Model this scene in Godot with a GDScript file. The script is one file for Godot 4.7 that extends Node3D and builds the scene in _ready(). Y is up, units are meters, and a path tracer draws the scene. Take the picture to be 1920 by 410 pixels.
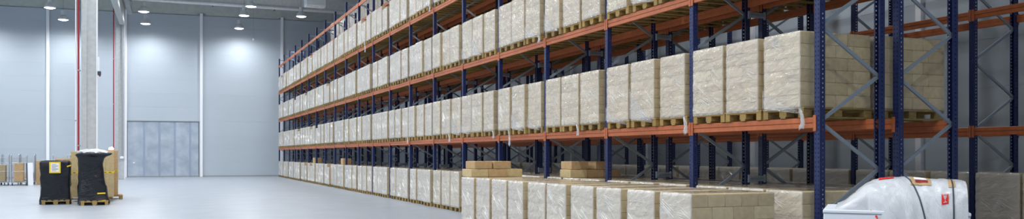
extends Node3D
# Warehouse hall: long pallet rack seen obliquely. World axes: x runs across the aisle (towards the side wall),
# y up, -z along the aisle towards the back wall. at(c, h, a) turns (across, height, along) into a point.

const F := 1560.0            # focal length in pixels of the 1920 x 410 frame
const EYE := 1.645
const YAW := 22.56
const BAY := 2.8
const NEAR_END := 8.456      # along-aisle place of the rack's near end frame
const LEVELS := [2.13, 4.21, 6.27, 8.3]
const LEVEL_WORDS := ["floor level", "first level", "second level", "third level", "top level"]
const ORD := ["first", "second", "third", "fourth", "fifth", "sixth", "seventh", "eighth", "ninth", "tenth", "eleventh", "twelfth", "thirteenth", "fourteenth", "fifteenth", "sixteenth", "seventeenth", "eighteenth", "nineteenth", "twentieth", "twenty-first", "twenty-second"]
const LAYER := 0.168

var rng := RandomNumberGenerator.new()
var M := {}
var names := {}
var cache := {}
var films := []
var proto := {}

# ---------------------------------------------------------------- helpers
func at(c: float, h: float, a: float) -> Vector3:
	return Vector3(c, h, -a)

func numbered(n: String) -> String:
	if not names.has(n):
		names[n] = 0
		return n
	names[n] += 1
	return "%s_%03d" % [n, names[n]]

func tag(o: Node, label: String, category: String, group := "", kind := "") -> void:
	o.set_meta("label", label)
	o.set_meta("category", category)
	if group: o.set_meta("group", group)
	if kind: o.set_meta("kind", kind)

func thing(called: String, label: String, category: String, where := Vector3.ZERO, turn := 0.0, group := "") -> Node3D:
	var o := Node3D.new()
	o.name = numbered(called)
	add_child(o)
	o.position = where
	o.rotation.y = turn
	tag(o, label, category, group)
	return o

func structure(called: String, mesh: Mesh, mat: Material, where := Vector3.ZERO, turn := 0.0) -> MeshInstance3D:
	var o := MeshInstance3D.new()
	o.name = numbered(called)
	o.mesh = mesh
	o.material_override = mat
	add_child(o)
	o.position = where
	o.rotation.y = turn
	o.set_meta("kind", "structure")
	return o

func part(parent: Node, called: String, mesh: Mesh, mat: Material, where := Vector3.ZERO, rot := Vector3.ZERO) -> MeshInstance3D:
	var o := MeshInstance3D.new()
	o.name = called
	o.mesh = mesh
	o.material_override = mat
	parent.add_child(o, true)
	o.position = where
	o.rotation = rot
	return o

func holder(parent: Node, called: String, where := Vector3.ZERO) -> Node3D:
	var o := Node3D.new()
	o.name = called
	parent.add_child(o, true)
	o.position = where
	return o

func begin() -> SurfaceTool:
	var st := SurfaceTool.new()
	st.begin(Mesh.PRIMITIVE_TRIANGLES)
	return st

func quad(st: SurfaceTool, a: Vector3, b: Vector3, c: Vector3, d: Vector3) -> void:
	# corners clockwise seen from the front
	var n := (c - a).cross(b - a).normalized()
	var lu := (b - a).length()
	var lv := (d - a).length()
	var pts := [a, b, c, a, c, d]
	var uvs := [Vector2(0, 0), Vector2(lu, 0), Vector2(lu, lv), Vector2(0, 0), Vector2(lu, lv), Vector2(0, lv)]
	for i in 6:
		st.set_normal(n)
		st.set_uv(uvs[i])
		st.add_vertex(pts[i])

func tri(st: SurfaceTool, a: Vector3, b: Vector3, c: Vector3) -> void:
	var n := (c - a).cross(b - a).normalized()
	for p in [a, b, c]:
		st.set_normal(n)
		st.set_uv(Vector2(p.x + p.z, p.y))
		st.add_vertex(p)

func add_box(st: SurfaceTool, c: Vector3, s: Vector3, x := Vector3.RIGHT, y := Vector3.UP, z := Vector3.BACK) -> void:
	var hx := x * s.x / 2
	var hy := y * s.y / 2
	var hz := z * s.z / 2
	for f in [[hx, hy, hz], [-hx, hy, -hz], [hz, hy, -hx], [-hz, hy, hx], [hy, hz, hx], [-hy, -hz, hx]]:
		# f: outward, up, side with side = clockwise right
		var o: Vector3 = c + f[0]
		var u: Vector3 = f[1]
		var r: Vector3 = f[2]
		if r.cross(u).dot(f[0]) > 0: r = -r
		quad(st, o + u + r, o + u - r, o - u - r, o - u + r)

func add_chamfer(st: SurfaceTool, c: Vector3, s: Vector3, e: float) -> void:
	# a box whose twelve edges are cut: 6 faces, 12 edge strips, 8 corners
	var h := s / 2
	var ax := [Vector3(1, 0, 0), Vector3(0, 1, 0), Vector3(0, 0, 1)]
	for k in 3:
		var i: int = (k + 1) % 3
		var j: int = (k + 2) % 3
		for sg in [-1.0, 1.0]:
			var o: Vector3 = c + ax[k] * h[k] * sg
			var u: Vector3 = ax[i] * (h[i] - e)
			var v: Vector3 = ax[j] * (h[j] - e)
			face(st, o + u + v, o + u - v, o - u - v, o - u + v, ax[k] * sg)
	for k in 3:
		var i: int = (k + 1) % 3
		var j: int = (k + 2) % 3
		for si in [-1.0, 1.0]:
			for sj in [-1.0, 1.0]:
				var p1: Vector3 = c + ax[i] * h[i] * si + ax[j] * (h[j] - e) * sj
				var p2: Vector3 = c + ax[i] * (h[i] - e) * si + ax[j] * h[j] * sj
				var l: Vector3 = ax[k] * (h[k] - e)
				face(st, p1 + l, p2 + l, p2 - l, p1 - l, ax[i] * si + ax[j] * sj)
	for sx in [-1.0, 1.0]:
		for sy in [-1.0, 1.0]:
			for sz in [-1.0, 1.0]:
				var a: Vector3 = c + Vector3(h.x * sx, (h.y - e) * sy, (h.z - e) * sz)
				var b: Vector3 = c + Vector3((h.x - e) * sx, h.y * sy, (h.z - e) * sz)
				var d: Vector3 = c + Vector3((h.x - e) * sx, (h.y - e) * sy, h.z * sz)
				if (d - a).cross(b - a).dot(Vector3(sx, sy, sz)) > 0: tri(st, a, b, d)
				else: tri(st, a, d, b)

func face(st: SurfaceTool, a: Vector3, b: Vector3, c: Vector3, d: Vector3, out: Vector3) -> void:
	if (c - a).cross(b - a).dot(out) >= 0: quad(st, a, b, c, d)
	else: quad(st, a, d, c, b)

func add_tube(st: SurfaceTool, pts: Array, r: float, n := 8) -> void:
	for i in pts.size() - 1:
		var d: Vector3 = (pts[i + 1] - pts[i]).normalized()
		var u: Vector3 = d.cross(Vector3(0.31, 0.9, 0.2)).normalized()
		var v: Vector3 = d.cross(u)
		for k in n:
			var a0: float = TAU * k / n
			var a1: float = TAU * (k + 1) / n
			var d0: Vector3 = u * cos(a0) + v * sin(a0)
			var d1: Vector3 = u * cos(a1) + v * sin(a1)
			face(st, pts[i] + d0 * r, pts[i] + d1 * r, pts[i + 1] + d1 * r, pts[i + 1] + d0 * r, d0 + d1)

func add_lathe(st: SurfaceTool, prof: Array, n := 20, c := Vector3.ZERO) -> void:
	# prof: [radius, y] from top to bottom
	for i in prof.size() - 1:
		for k in n:
			var a0: float = TAU * k / n
			var a1: float = TAU * (k + 1) / n
			var d0 := Vector3(cos(a0), 0, sin(a0))
			var d1 := Vector3(cos(a1), 0, sin(a1))
			var y0 := Vector3(0, prof[i][1], 0)
			var y1 := Vector3(0, prof[i + 1][1], 0)
			var out: Vector3 = (d0 + d1) * (prof[i][1] - prof[i + 1][1]) + Vector3.UP * (prof[i + 1][0] - prof[i][0]) * 2.0
			if prof[i + 1][0] < 1e-5:
				var a: Vector3 = c + y0 + d0 * prof[i][0]
				var b: Vector3 = c + y0 + d1 * prof[i][0]
				var e: Vector3 = c + y1
				if (e - a).cross(b - a).dot(out) > 0: tri(st, a, b, e)
				else: tri(st, a, e, b)
			else:
				face(st, c + y0 + d0 * prof[i][0], c + y0 + d1 * prof[i][0], c + y1 + d1 * prof[i + 1][0], c + y1 + d0 * prof[i + 1][0], out)

func box(s: Vector3, e := 0.0) -> Mesh:
	var key := "box%s%s" % [s, e]
	if not cache.has(key):
		var st := begin()
		if e > 0: add_chamfer(st, Vector3.ZERO, s, e)
		else: add_box(st, Vector3.ZERO, s)
		cache[key] = st.commit()
	return cache[key]

# A skin through stacked rounded rectangles. sections: [y, half x, half z, offset x, offset z]
func loft(sections: Array, corner: float, per_side: int, wob: float, seed_: int, cap := true, freq := 3.0, face_only := 0) -> Mesh:
	var noise := FastNoiseLite.new()
	noise.seed = seed_
	noise.frequency = freq
	noise.fractal_octaves = 3
	var rings := []
	var n := 0
	for s in sections:
		var ring := []
		var hx: float = s[1]
		var hz: float = s[2]
		var r: float = minf(corner, minf(hx, hz) * 0.9)
		var ctr := [[hx - r, hz - r, 0.0], [-(hx - r), hz - r, PI / 2], [-(hx - r), -(hz - r), PI], [hx - r, -(hz - r), PI * 1.5]]
		for q in 4:
			var c0 = ctr[q]
			var c1 = ctr[(q + 1) % 4]
			for k in 4:
				var ang: float = c0[2] + PI / 2 * k / 3.0
				ring.append(Vector2(c0[0] + r * cos(ang), c0[1] + r * sin(ang)))
			var e0: Vector2 = ring[-1]
			var e1 := Vector2(c1[0] + r * cos(c1[2]), c1[1] + r * sin(c1[2]))
			for k in range(1, per_side):
				ring.append(e0.lerp(e1, float(k) / per_side))
		n = ring.size()
		var out := []
		for p in ring:
			var w := noise.get_noise_3d(p.x * 1.0, s[0] * 1.6, p.y * 1.0) * wob
			var d: Vector2 = p.normalized() * w
			out.append(Vector3(p.x + d.x + s[3], s[0], p.y + d.y + s[4]))
		rings.append(out)
	var st := begin()
	st.set_smooth_group(0)
	for i in rings.size() - 1:
		for k in n:
			var k1: int = (k + 1) % n
			if face_only:
				var lim: float = -sections[i][1] * 0.96
				var front: bool = maxf(rings[i][k].x, rings[i][k1].x) < lim
				if front != (face_only == 1): continue
			var u0: float = float(k) * 0.06
			var u1: float = float(k + 1) * 0.06
			var v0: float = sections[i][0]
			var v1: float = sections[i + 1][0]
			var idx := [[rings[i][k], u0, v0], [rings[i + 1][k], u0, v1], [rings[i + 1][k1], u1, v1], [rings[i][k], u0, v0], [rings[i + 1][k1], u1, v1], [rings[i][k1], u1, v0]]
			for q in idx:
				st.set_uv(Vector2(q[1], q[2] + q[1] * 0.35))
				st.add_vertex(q[0])
	if cap:
		var top: Array = rings[-1]
		var m := Vector3.ZERO
		for p in top: m += p
		m /= n
		for k in n:
			for p in [top[k], m, top[(k + 1) % n]]:
				st.set_uv(Vector2(p.x, p.z))
				st.add_vertex(p)
	st.generate_normals()
	st.generate_tangents()
	return st.commit()

func rgb(r: float, g: float, b: float) -> Color:
	return Color(r / 255.0, g / 255.0, b / 255.0)

func noise_tex(freq: float, lo: Color, hi: Color, seed_: int, oct := 4, size := 512) -> NoiseTexture2D:
	var t := NoiseTexture2D.new()
	var n := FastNoiseLite.new()
	n.seed = seed_
	n.frequency = freq
	n.fractal_octaves = oct
	t.noise = n
	t.width = size
	t.height = size
	t.seamless = true
	var g := Gradient.new()
	g.set_color(0, lo)
	g.set_color(1, hi)
	t.color_ramp = g
	return t

func mat(color: Color, rough := 0.7, metal := 0.0) -> StandardMaterial3D:
	var m := StandardMaterial3D.new()
	m.albedo_color = color
	m.roughness = rough
	m.metallic = metal
	return m

func grained(color: Color, rough: float, tex: Texture2D, scale: Vector3, metal := 0.0, world := true) -> StandardMaterial3D:
	var m := mat(color, rough, metal)
	m.albedo_texture = tex
	m.uv1_triplanar = true
	m.uv1_world_triplanar = world
	m.uv1_scale = scale
	return m

func wrinkle_map(seed_: int, freq: float, ridged: bool, strength: float) -> ImageTexture:
	var n := FastNoiseLite.new()
	n.seed = seed_
	n.noise_type = FastNoiseLite.TYPE_SIMPLEX_SMOOTH
	n.frequency = freq
	n.fractal_type = FastNoiseLite.FRACTAL_RIDGED if ridged else FastNoiseLite.FRACTAL_FBM
	n.fractal_octaves = 4
	n.domain_warp_enabled = true
	n.domain_warp_amplitude = 30.0
	var im := n.get_seamless_image(512, 512)
	im.convert(Image.FORMAT_RGBA8)
	im.bump_map_to_normal_map(strength)
	return ImageTexture.create_from_image(im)

func crease_map(seed_: int, size: int, count: int, spread: float, slope: float) -> ImageTexture:
	# stretched plastic film: taut flat fields with sharp creases running mostly one way, as a tiling normal map
	var rg := RandomNumberGenerator.new()
	rg.seed = seed_
	var soft := FastNoiseLite.new()
	soft.seed = seed_
	soft.frequency = 0.012
	soft.fractal_octaves = 3
	var im := soft.get_seamless_image(size, size)
	im.convert(Image.FORMAT_L8)
	var raw := im.get_data()
	var h := PackedFloat32Array()
	h.resize(size * size)
	for i in size * size: h[i] = raw[i] / 255.0 * 5.0
	for c in count:
		var ang: float = rg.randfn(-0.12, spread)
		var x: float = rg.randf() * size
		var y: float = rg.randf() * size
		var length: int = int(rg.randf_range(25, 210))
		var w: float = rg.randf_range(1.5, 5.0)
		var amp: float = rg.randf_range(0.5, 1.3) * w * 0.5
		var bend: float = rg.randf_range(-0.004, 0.004)
		var wi := int(ceil(w))
		for t in length:
			x += cos(ang)
			y += sin(ang)
			ang += bend
			var fade: float = minf(1.0, minf(t, length - t) / 12.0)
			for d in range(-wi, wi + 1):
				var g: float = 1.0 - absf(d) / w
				if g <= 0.0: continue
				var px: int = posmod(int(x), size)
				var py: int = posmod(int(y) + d, size)
				var k: int = py * size + px
				h[k] = maxf(h[k], h[k] * (1.0 - g) + (h[k] + amp * g * fade) * g)
	var bytes := PackedByteArray()
	bytes.resize(size * size * 3)
	for y in size:
		var ya: int = posmod(y - 1, size) * size
		var yb: int = posmod(y + 1, size) * size
		for x in size:
			var n := Vector3((h[y * size + posmod(x - 1, size)] - h[y * size + (x + 1) % size]) * slope, (h[ya + x] - h[yb + x]) * slope, 2.0).normalized()
			var k: int = (y * size + x) * 3
			bytes[k] = int(n.x * 127.0 + 128.0)
			bytes[k + 1] = int(n.y * 127.0 + 128.0)
			bytes[k + 2] = int(n.z * 127.0 + 128.0)
	return ImageTexture.create_from_image(Image.create_from_data(size, size, false, Image.FORMAT_RGB8, bytes))

# ---------------------------------------------------------------- materials
func materials() -> void:
	var kraft := noise_tex(0.02, Color(0.9, 0.9, 0.9), Color(1, 1, 1), 3)
	M.carton = []
	for c in [rgb(210, 189, 144), rgb(202, 180, 135), rgb(215, 196, 152), rgb(206, 184, 142)]:
		M.carton.append(grained(c, 0.85, kraft, Vector3(0.9, 0.9, 0.9)))
	M.kraft_dark = grained(rgb(192, 160, 118), 0.85, kraft, Vector3(0.9, 0.9, 0.9))
	M.kraft_olive = grained(rgb(168, 152, 122), 0.85, kraft, Vector3(0.9, 0.9, 0.9))
	var grain := noise_tex(0.03, Color(0.72, 0.7, 0.66), Color(1, 1, 1), 11)
	M.wood = grained(rgb(184, 154, 94), 0.8, grain, Vector3(0.5, 4.0, 4.0), 0.0, false)
	M.wood2 = grained(rgb(164, 140, 88), 0.8, grain, Vector3(0.5, 4.0, 4.0), 0.0, false)
	M.film = mat(Color(0.97, 0.98, 1.0, 0.27), 0.15)  # aisle-face film: light reflected from the aisle put in as extra white
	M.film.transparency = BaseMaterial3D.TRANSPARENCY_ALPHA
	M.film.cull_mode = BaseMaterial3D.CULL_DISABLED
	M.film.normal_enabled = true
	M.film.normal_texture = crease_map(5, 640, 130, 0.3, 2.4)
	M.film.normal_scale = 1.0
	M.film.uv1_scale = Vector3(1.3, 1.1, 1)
	M.film_sheen = M.film.duplicate()
	M.film_sheen.albedo_color = Color(0.97, 0.98, 1.0, 0.36)  # whiter copy of the same film, grazing sheen put into its opacity
	M.glint_fold = M.film.duplicate()
	M.glint_fold.albedo_color = Color(0.98, 0.99, 1.0, 0.48)  # milkier white stands in for lamp glints along the creases
	M.glint_fold.normal_enabled = false
	M.film_no_sheen = M.film.duplicate()
	M.film_no_sheen.albedo_color = Color(0.96, 0.97, 1.0, 0.06)  # same film on ends, back and top, without the painted sheen
	M.film_no_sheen.normal_scale = 0.35
	M.gather = M.film.duplicate()
	M.gather.albedo_color = Color(0.96, 0.97, 1.0, 0.14)
	M.tail = M.film.duplicate()
	M.tail.albedo_color = Color(0.97, 0.98, 1.0, 0.45)
	M.blue = mat(rgb(25, 39, 86), 0.4)
	M.orange = grained(rgb(190, 105, 62), 0.45, noise_tex(0.015, Color(0.88, 0.88, 0.88), Color(1, 1, 1), 21), Vector3(0.8, 0.8, 0.8))
	M.galv = grained(rgb(158, 170, 183), 0.38, noise_tex(0.05, Color(0.86, 0.86, 0.86), Color(1, 1, 1), 23), Vector3(2, 2, 2), 0.3)
	M.spacer = mat(rgb(168, 178, 190), 0.4, 0.4)
	M.floor = grained(rgb(160, 167, 176), 0.34, noise_tex(0.012, Color(0.93, 0.93, 0.94), Color(1, 1, 1), 31, 6), Vector3(0.11, 0.11, 0.11))
	M.panel = []
	for c in [rgb(179, 189, 199), rgb(178, 188, 198), rgb(180, 190, 200)]:
		M.panel.append(mat(c, 0.5))
	M.core = mat(rgb(150, 158, 161), 0.8)
	var con := noise_tex(0.02, Color(0.92, 0.92, 0.92), Color(1, 1, 1), 41, 6)
	M.concrete = grained(rgb(190, 194, 196), 0.85, con, Vector3(0.4, 0.4, 0.4))
	M.concrete_dark = grained(rgb(196, 203, 200), 0.9, con, Vector3(0.2, 0.2, 0.2))
	M.roof = grained(rgb(196, 203, 202), 0.9, con, Vector3(0.1, 0.1, 0.1))
	M.concrete_uplit = grained(rgb(224, 228, 232), 0.8, con, Vector3(0.3, 0.3, 0.3))  # same concrete, lamp uplight on the cross beam painted into the albedo
	M.white = mat(rgb(236, 238, 244), 0.5)
	M.door = grained(rgb(184, 193, 204), 0.4, noise_tex(0.006, Color(0.82, 0.84, 0.88), Color(1, 1, 1), 51, 3), Vector3(0.35, 0.35, 0.35), 0.0)
	M.door_rib = mat(rgb(150, 163, 186), 0.45)
	M.dark = mat(rgb(60, 66, 74), 0.6)
	M.red = mat(rgb(168, 36, 46), 0.5)
	M.grey = mat(rgb(150, 156, 162), 0.55)
	M.shade = mat(rgb(205, 210, 214), 0.4)
	M.lens = mat(rgb(255, 255, 255), 0.4)
	M.lens.emission_enabled = true
	M.lens.emission = rgb(255, 250, 255)
	M.lens.emission_energy_multiplier = 14.0
	M.black_film = mat(rgb(14, 18, 28), 0.2)
	M.black_film.normal_enabled = true
	M.black_film.normal_texture = wrinkle_map(9, 0.01, false, 6.0)
	M.black_film.uv1_scale = Vector3(0.6, 1.2, 1)
	M.yellow = mat(rgb(240, 206, 40), 0.5)
	M.paper = mat(rgb(238, 238, 240), 0.7)
	M.ink = mat(rgb(70, 74, 84), 0.7)
	M.wire = mat(rgb(176, 182, 188), 0.35, 0.6)
	M.white_wrap = mat(rgb(206, 209, 214), 0.25)
	M.white_wrap.normal_enabled = true
	M.white_wrap.normal_texture = crease_map(15, 512, 420, 1.6, 0.45)
	M.white_wrap.uv1_scale = Vector3(3.6, 3.8, 1)
	M.white_box = mat(rgb(226, 230, 238), 0.5)
	M.label_red = mat(rgb(226, 40, 40), 0.5)
	M.label_maroon = mat(rgb(140, 26, 34), 0.6)

# ---------------------------------------------------------------- room
func wall_point(c: float) -> float:   # place along the slightly skewed back wall
	return (c - 7.6) / cos(SKEW)
const SKEW := 0.07

func lay_panels(parent: Node3D, spans: Array, rows: Array, depth: float, skip: Callable) -> void:
	# spans: [from, to] along local x; rows: heights of the joints; panels stand proud of the wall core towards +z
	var k := 0
	for s in spans:
		for r in rows.size() - 1:
			if skip.call(s, rows[r]): continue
			var w: float = s[1] - s[0] - 0.006
			var h: float = rows[r + 1] - rows[r] - 0.002
			part(parent, "panel", box(Vector3(snappedf(w, 0.001), snappedf(h, 0.001), depth), 0.002), M.panel[k % 3], Vector3((s[0] + s[1]) / 2, (rows[r] + rows[r + 1]) / 2, depth / 2))
			k += 1

func room() -> void:
	structure("floor", box(Vector3(40, 0.3, 82)), M.floor, at(-3.5, -0.15, 29))
	structure("ceiling", box(Vector3(40, 0.3, 82)), M.roof, at(-3.5, 13.35, 29))
	structure("wall_rear", box(Vector3(40, 13.6, 0.3)), M.core, at(-3.5, 6.7, -10.5))
	structure("wall_left", box(Vector3(0.3, 13.6, 82)), M.panel[0], at(-22.2, 6.7, 29))
	# back wall
	var w := structure("wall_back", box(Vector3(46, 13.6, 0.3)), M.core, at(7.6, 6.7, 65.75), -SKEW)
	var face_ := Node3D.new()
	face_.name = "cladding"
	w.add_child(face_)
	face_.position = Vector3(0, -6.7, 0.15)
	var joints := [-23.0, -13.0, -7.67, -2.73, 2.4, 8.18, 13.6]
	var spans := []
	for i in joints.size() - 1: spans.append([wall_point(joints[i]), wall_point(joints[i + 1])])
	var rows := [0.02]
	for i in 10: rows.append(1.04 + 1.0 * i + (0.07 if i >= 3 else 0.0))
	rows.append(11.1)
	rows.append(11.93)
	var d0: float = wall_point(-2.65)
	var d1: float = wall_point(2.28)
	lay_panels(face_, spans, rows, 0.08, func(s, y): return s[0] < d0 and s[1] > d1 and y < 4.0)
	part(face_, "fascia", box(Vector3(38, 1.3, 0.02)), M.concrete_dark, Vector3(-9, 12.62, 0.012))
	part(face_, "plinth", box(Vector3(38, 0.1, 0.02)), M.grey, Vector3(-12.2, 0.05, 0.09))
	# door of vertical metal leaves
	var door := Node3D.new()
	door.name = "door_1"
	add_child(door)
	door.position = at(7.6, 0, 65.75) 
	door.rotation.y = -SKEW
	door.set_meta("kind", "structure")
	var edge := [d0, wall_point(-1.47), wall_point(-0.44), wall_point(0.6), wall_point(1.65), d1]
	for i in 5:
		var wd: float = edge[i + 1] - edge[i] - 0.13
		part(door, "leaf", box(Vector3(wd, 3.98, 0.05), 0.008), M.door, Vector3((edge[i] + edge[i + 1]) / 2, 2.05, 0.2))
		if i > 0: part(door, "rib", box(Vector3(0.13, 3.98, 0.04), 0.004), M.door_rib, Vector3(edge[i], 2.05, 0.19))
	part(door, "frame_head", box(Vector3(d1 - d0 + 0.1, 0.07, 0.1), 0.006), M.grey, Vector3((d0 + d1) / 2, 4.1, 0.21))
	part(door, "frame_jamb", box(Vector3(0.07, 4.06, 0.1), 0.006), M.grey, Vector3(d0, 2.03, 0.21))
	part(door, "frame_jamb", box(Vector3(0.07, 4.06, 0.1), 0.006), M.grey, Vector3(d1, 2.03, 0.21))
	part(door, "threshold", box(Vector3(d1 - d0, 0.07, 0.06), 0.006), M.dark, Vector3((d0 + d1) / 2, 0.035, 0.22))
	var knob := begin()
	add_lathe(knob, [[0.0001, 0.03], [0.05, 0.025], [0.06, 0.0], [0.05, -0.02]], 12)
	part(door, "handle", knob.commit(), M.white, Vector3(d0 + 0.5, 1.05, 0.24), Vector3(PI / 2, 0, 0))
	# white covers over the vertical joints
	var t := 1
	for c in [-7.67, -2.66, 2.42, 8.18]:
		var tr := structure("trim_%d" % t, box(Vector3(0.2 if c != -2.66 else 0.1, 12.1, 0.12), 0.01), M.white, Vector3.ZERO)
		tr.position = at(7.6, 6.06, 65.75) + Basis(Vector3.UP, -SKEW) * Vector3(wall_point(c), 0, 0.3)
		tr.rotation.y = -SKEW
		part(tr, "bracket", box(Vector3(0.5, 0.12, 0.05), 0.01), M.grey, Vector3(0, 5.95, -0.05))
		t += 1
	# side wall behind the racks
	var sw := structure("wall_right", box(Vector3(0.3, 13.6, 82)), M.core, at(15.95, 6.7, 29))
	var sf := Node3D.new()
	sf.name = "cladding"
	sw.add_child(sf)
	sf.position = Vector3(-0.15, -6.7, 0)
	sf.rotation.y = -PI / 2
	var side := []
	for i in 13: side.append([-37.0 + 5.8 * i, -37.0 + 5.8 * (i + 1)])
	var srows := [0.02]
	for i in 12: srows.append(1.04 + 1.0 * i)
	lay_panels(sf, side, srows, 0.08, func(_s, _y): return false)
	for i in range(0, 13):
		part(sf, "joint_cover", box(Vector3(0.16, 12.6, 0.1), 0.01), M.white, Vector3(-37.0 + 5.8 * i, 6.3, 0.12))
	# roof beams
	var beam_cross := structure("beam_cross", box(Vector3(38, 1.1, 0.45), 0.02), M.concrete_uplit, at(-3.2, 12.42, 60.2))
	part(beam_cross, "flange", box(Vector3(38, 0.1, 0.7), 0.01), M.concrete_uplit, Vector3(0, -0.52, 0))
	for a in [48.0, 36.0, 24.0, 12.0, 0.0]:
		structure("beam_cross", box(Vector3(38, 1.1, 0.45), 0.02), M.concrete, at(-3.2, 12.62, a))
	for c in [-8.0, -2.2, 3.0, 7.2]:
		var st := begin()
		add_tube(st, [at(c, 12.05, 62.0), at(c + 0.35, 12.6, 63.4)], 0.05, 6)
		var b := thing("roof_brace", "short pale diagonal brace under the roof, " + ["over the black wrapped loads", "above the metal door", "beside the hanging lamp over the aisle", "above the far end of the rack"][[-8.0, -2.2, 3.0, 7.2].find(c)], "brace")
		part(b, "rod", st.commit(), M.white)
	# columns with the long beam on top
	for q in [[37.4, 13.15], [61.4, 13.15]]:
		var col := structure("column", box(Vector3(0.56, q[1], 0.5), 0.02), M.concrete, at(-2.85, q[1] / 2, q[0]))
		part(col, "rib", box(Vector3(0.16, q[1], 0.04), 0.006), M.concrete, Vector3(-0.16, 0, 0.26))
		part(col, "edge_guard", box(Vector3(0.05, q[1], 0.05), 0.006), M.white, Vector3(0.285, 0, 0.24))
	structure("beam_long", box(Vector3(0.36, 1.4, 24), 0.03), M.concrete, at(-2.7, 10.95, 48.9))
	var k := 0
	for a in [37.4, 61.4]:
		var pipe := thing("sprinkler_pipe", "red riser pipe on the " + ["near concrete column behind the black loads", "far concrete column beside the metal door"][k], "pipe", at(-3.24, 0, a - 0.1))
		var st := begin()
		add_tube(st, [Vector3(0, 0, 0), Vector3(0, 13.1, 0)], 0.036, 10)
		part(pipe, "riser", st.commit(), M.red)
		for y in [2.0, 5.0, 8.0, 11.0]: part(pipe, "clamp", box(Vector3(0.12, 0.05, 0.12), 0.01), M.grey, Vector3(0.02, y, 0))
		k += 1
	var pale := thing("conduit_pipe", "thin white conduit beside the red riser on the near concrete column", "pipe", at(-3.33, 0, 37.3))
	var ps := begin()
	add_tube(ps, [Vector3.ZERO, Vector3(0, 13.1, 0)], 0.025, 8)
	part(pale, "riser", ps.commit(), M.white)
	part(pale, "clamp", box(Vector3(0.06, 0.05, 0.06), 0.01), M.grey, Vector3(-0.01, 3.0, 0))
	var grey := thing("conduit_pipe", "grey metal conduit running down the far concrete column", "pipe", at(-2.72, 0, 61.05))
	var gs := begin()
	add_tube(gs, [Vector3(0, 1.5, 0), Vector3(0, 13.1, 0)], 0.05, 8)
	part(grey, "riser", gs.commit(), M.grey)
	part(grey, "outlet_box", box(Vector3(0.22, 0.16, 0.14), 0.02), M.white, Vector3(0, 1.45, 0))
	var tray := thing("cable_tray", "pale cable tray hanging beside the long concrete roof beam", "cable tray", at(-2.28, 11.15, 50.5))
	part(tray, "tray_floor", box(Vector3(0.26, 0.03, 23)), M.grey)
	for s in [-1.0, 1.0]: part(tray, "tray_rail", box(Vector3(0.03, 0.14, 23)), M.grey, Vector3(0.13 * s, 0.06, 0))
	for i in 8: part(tray, "hanger", box(Vector3(0.02, 2.0, 0.02)), M.grey, Vector3(0.13, 1.0, -11 + 3.1 * i))
	var dev := thing("alarm_device", "small white and red alarm unit on the near concrete column", "alarm", at(-2.5, 4.9, 37.1))
	part(dev, "cable_duct", box(Vector3(0.05, 0.6, 0.06), 0.01), M.white, Vector3(0, 0.35, 0))
	part(dev, "housing", box(Vector3(0.13, 0.16, 0.12), 0.02), M.dark, Vector3(0.02, 0, 0))
	part(dev, "beacon", box(Vector3(0.07, 0.07, 0.07), 0.02), M.red, Vector3(0.04, -0.1, 0))

# ---------------------------------------------------------------- lamps
func high_bay() -> Node3D:
	var o := Node3D.new()
	var st := begin()
	add_lathe(st, [[0.03, 0.52], [0.13, 0.5], [0.13, 0.22], [0.1, 0.18]], 14)
	part(o, "ballast_housing", st.commit(), M.shade)
	st = begin()
	add_lathe(st, [[0.09, 0.22], [0.2, 0.12], [0.29, -0.02], [0.32, -0.12], [0.335, -0.12], [0.3, 0.0], [0.21, 0.14], [0.09, 0.24]], 20)
	part(o, "reflector", st.commit(), M.shade)
	st = begin()
	add_lathe(st, [[0.0001, -0.07], [0.31, -0.08], [0.31, -0.1], [0.2, -0.155], [0.0001, -0.17]], 20)
	part(o, "lens", st.commit(), M.lens)
	st = begin()
	add_tube(st, [Vector3(0, 0.5, 0), Vector3(0, 2.3, 0)], 0.012, 6)
	part(o, "hanging_rod", st.commit(), M.grey)
	var l := SpotLight3D.new()
	l.name = "glow"
	l.position = Vector3(0, -0.24, 0)
	l.rotation.x = -PI / 2
	l.light_color = Color(0.975, 0.99, 1.0)
	l.light_energy = LAMP_ENERGY
	l.spot_angle = 88.0
	l.spot_angle_attenuation = 0.8
	l.spot_range = 90.0
	l.spot_attenuation = 2.0
	l.light_size = 0.2
	l.shadow_enabled = true
	o.add_child(l)
	return o

const LAMP_ENERGY := 18.0

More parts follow.
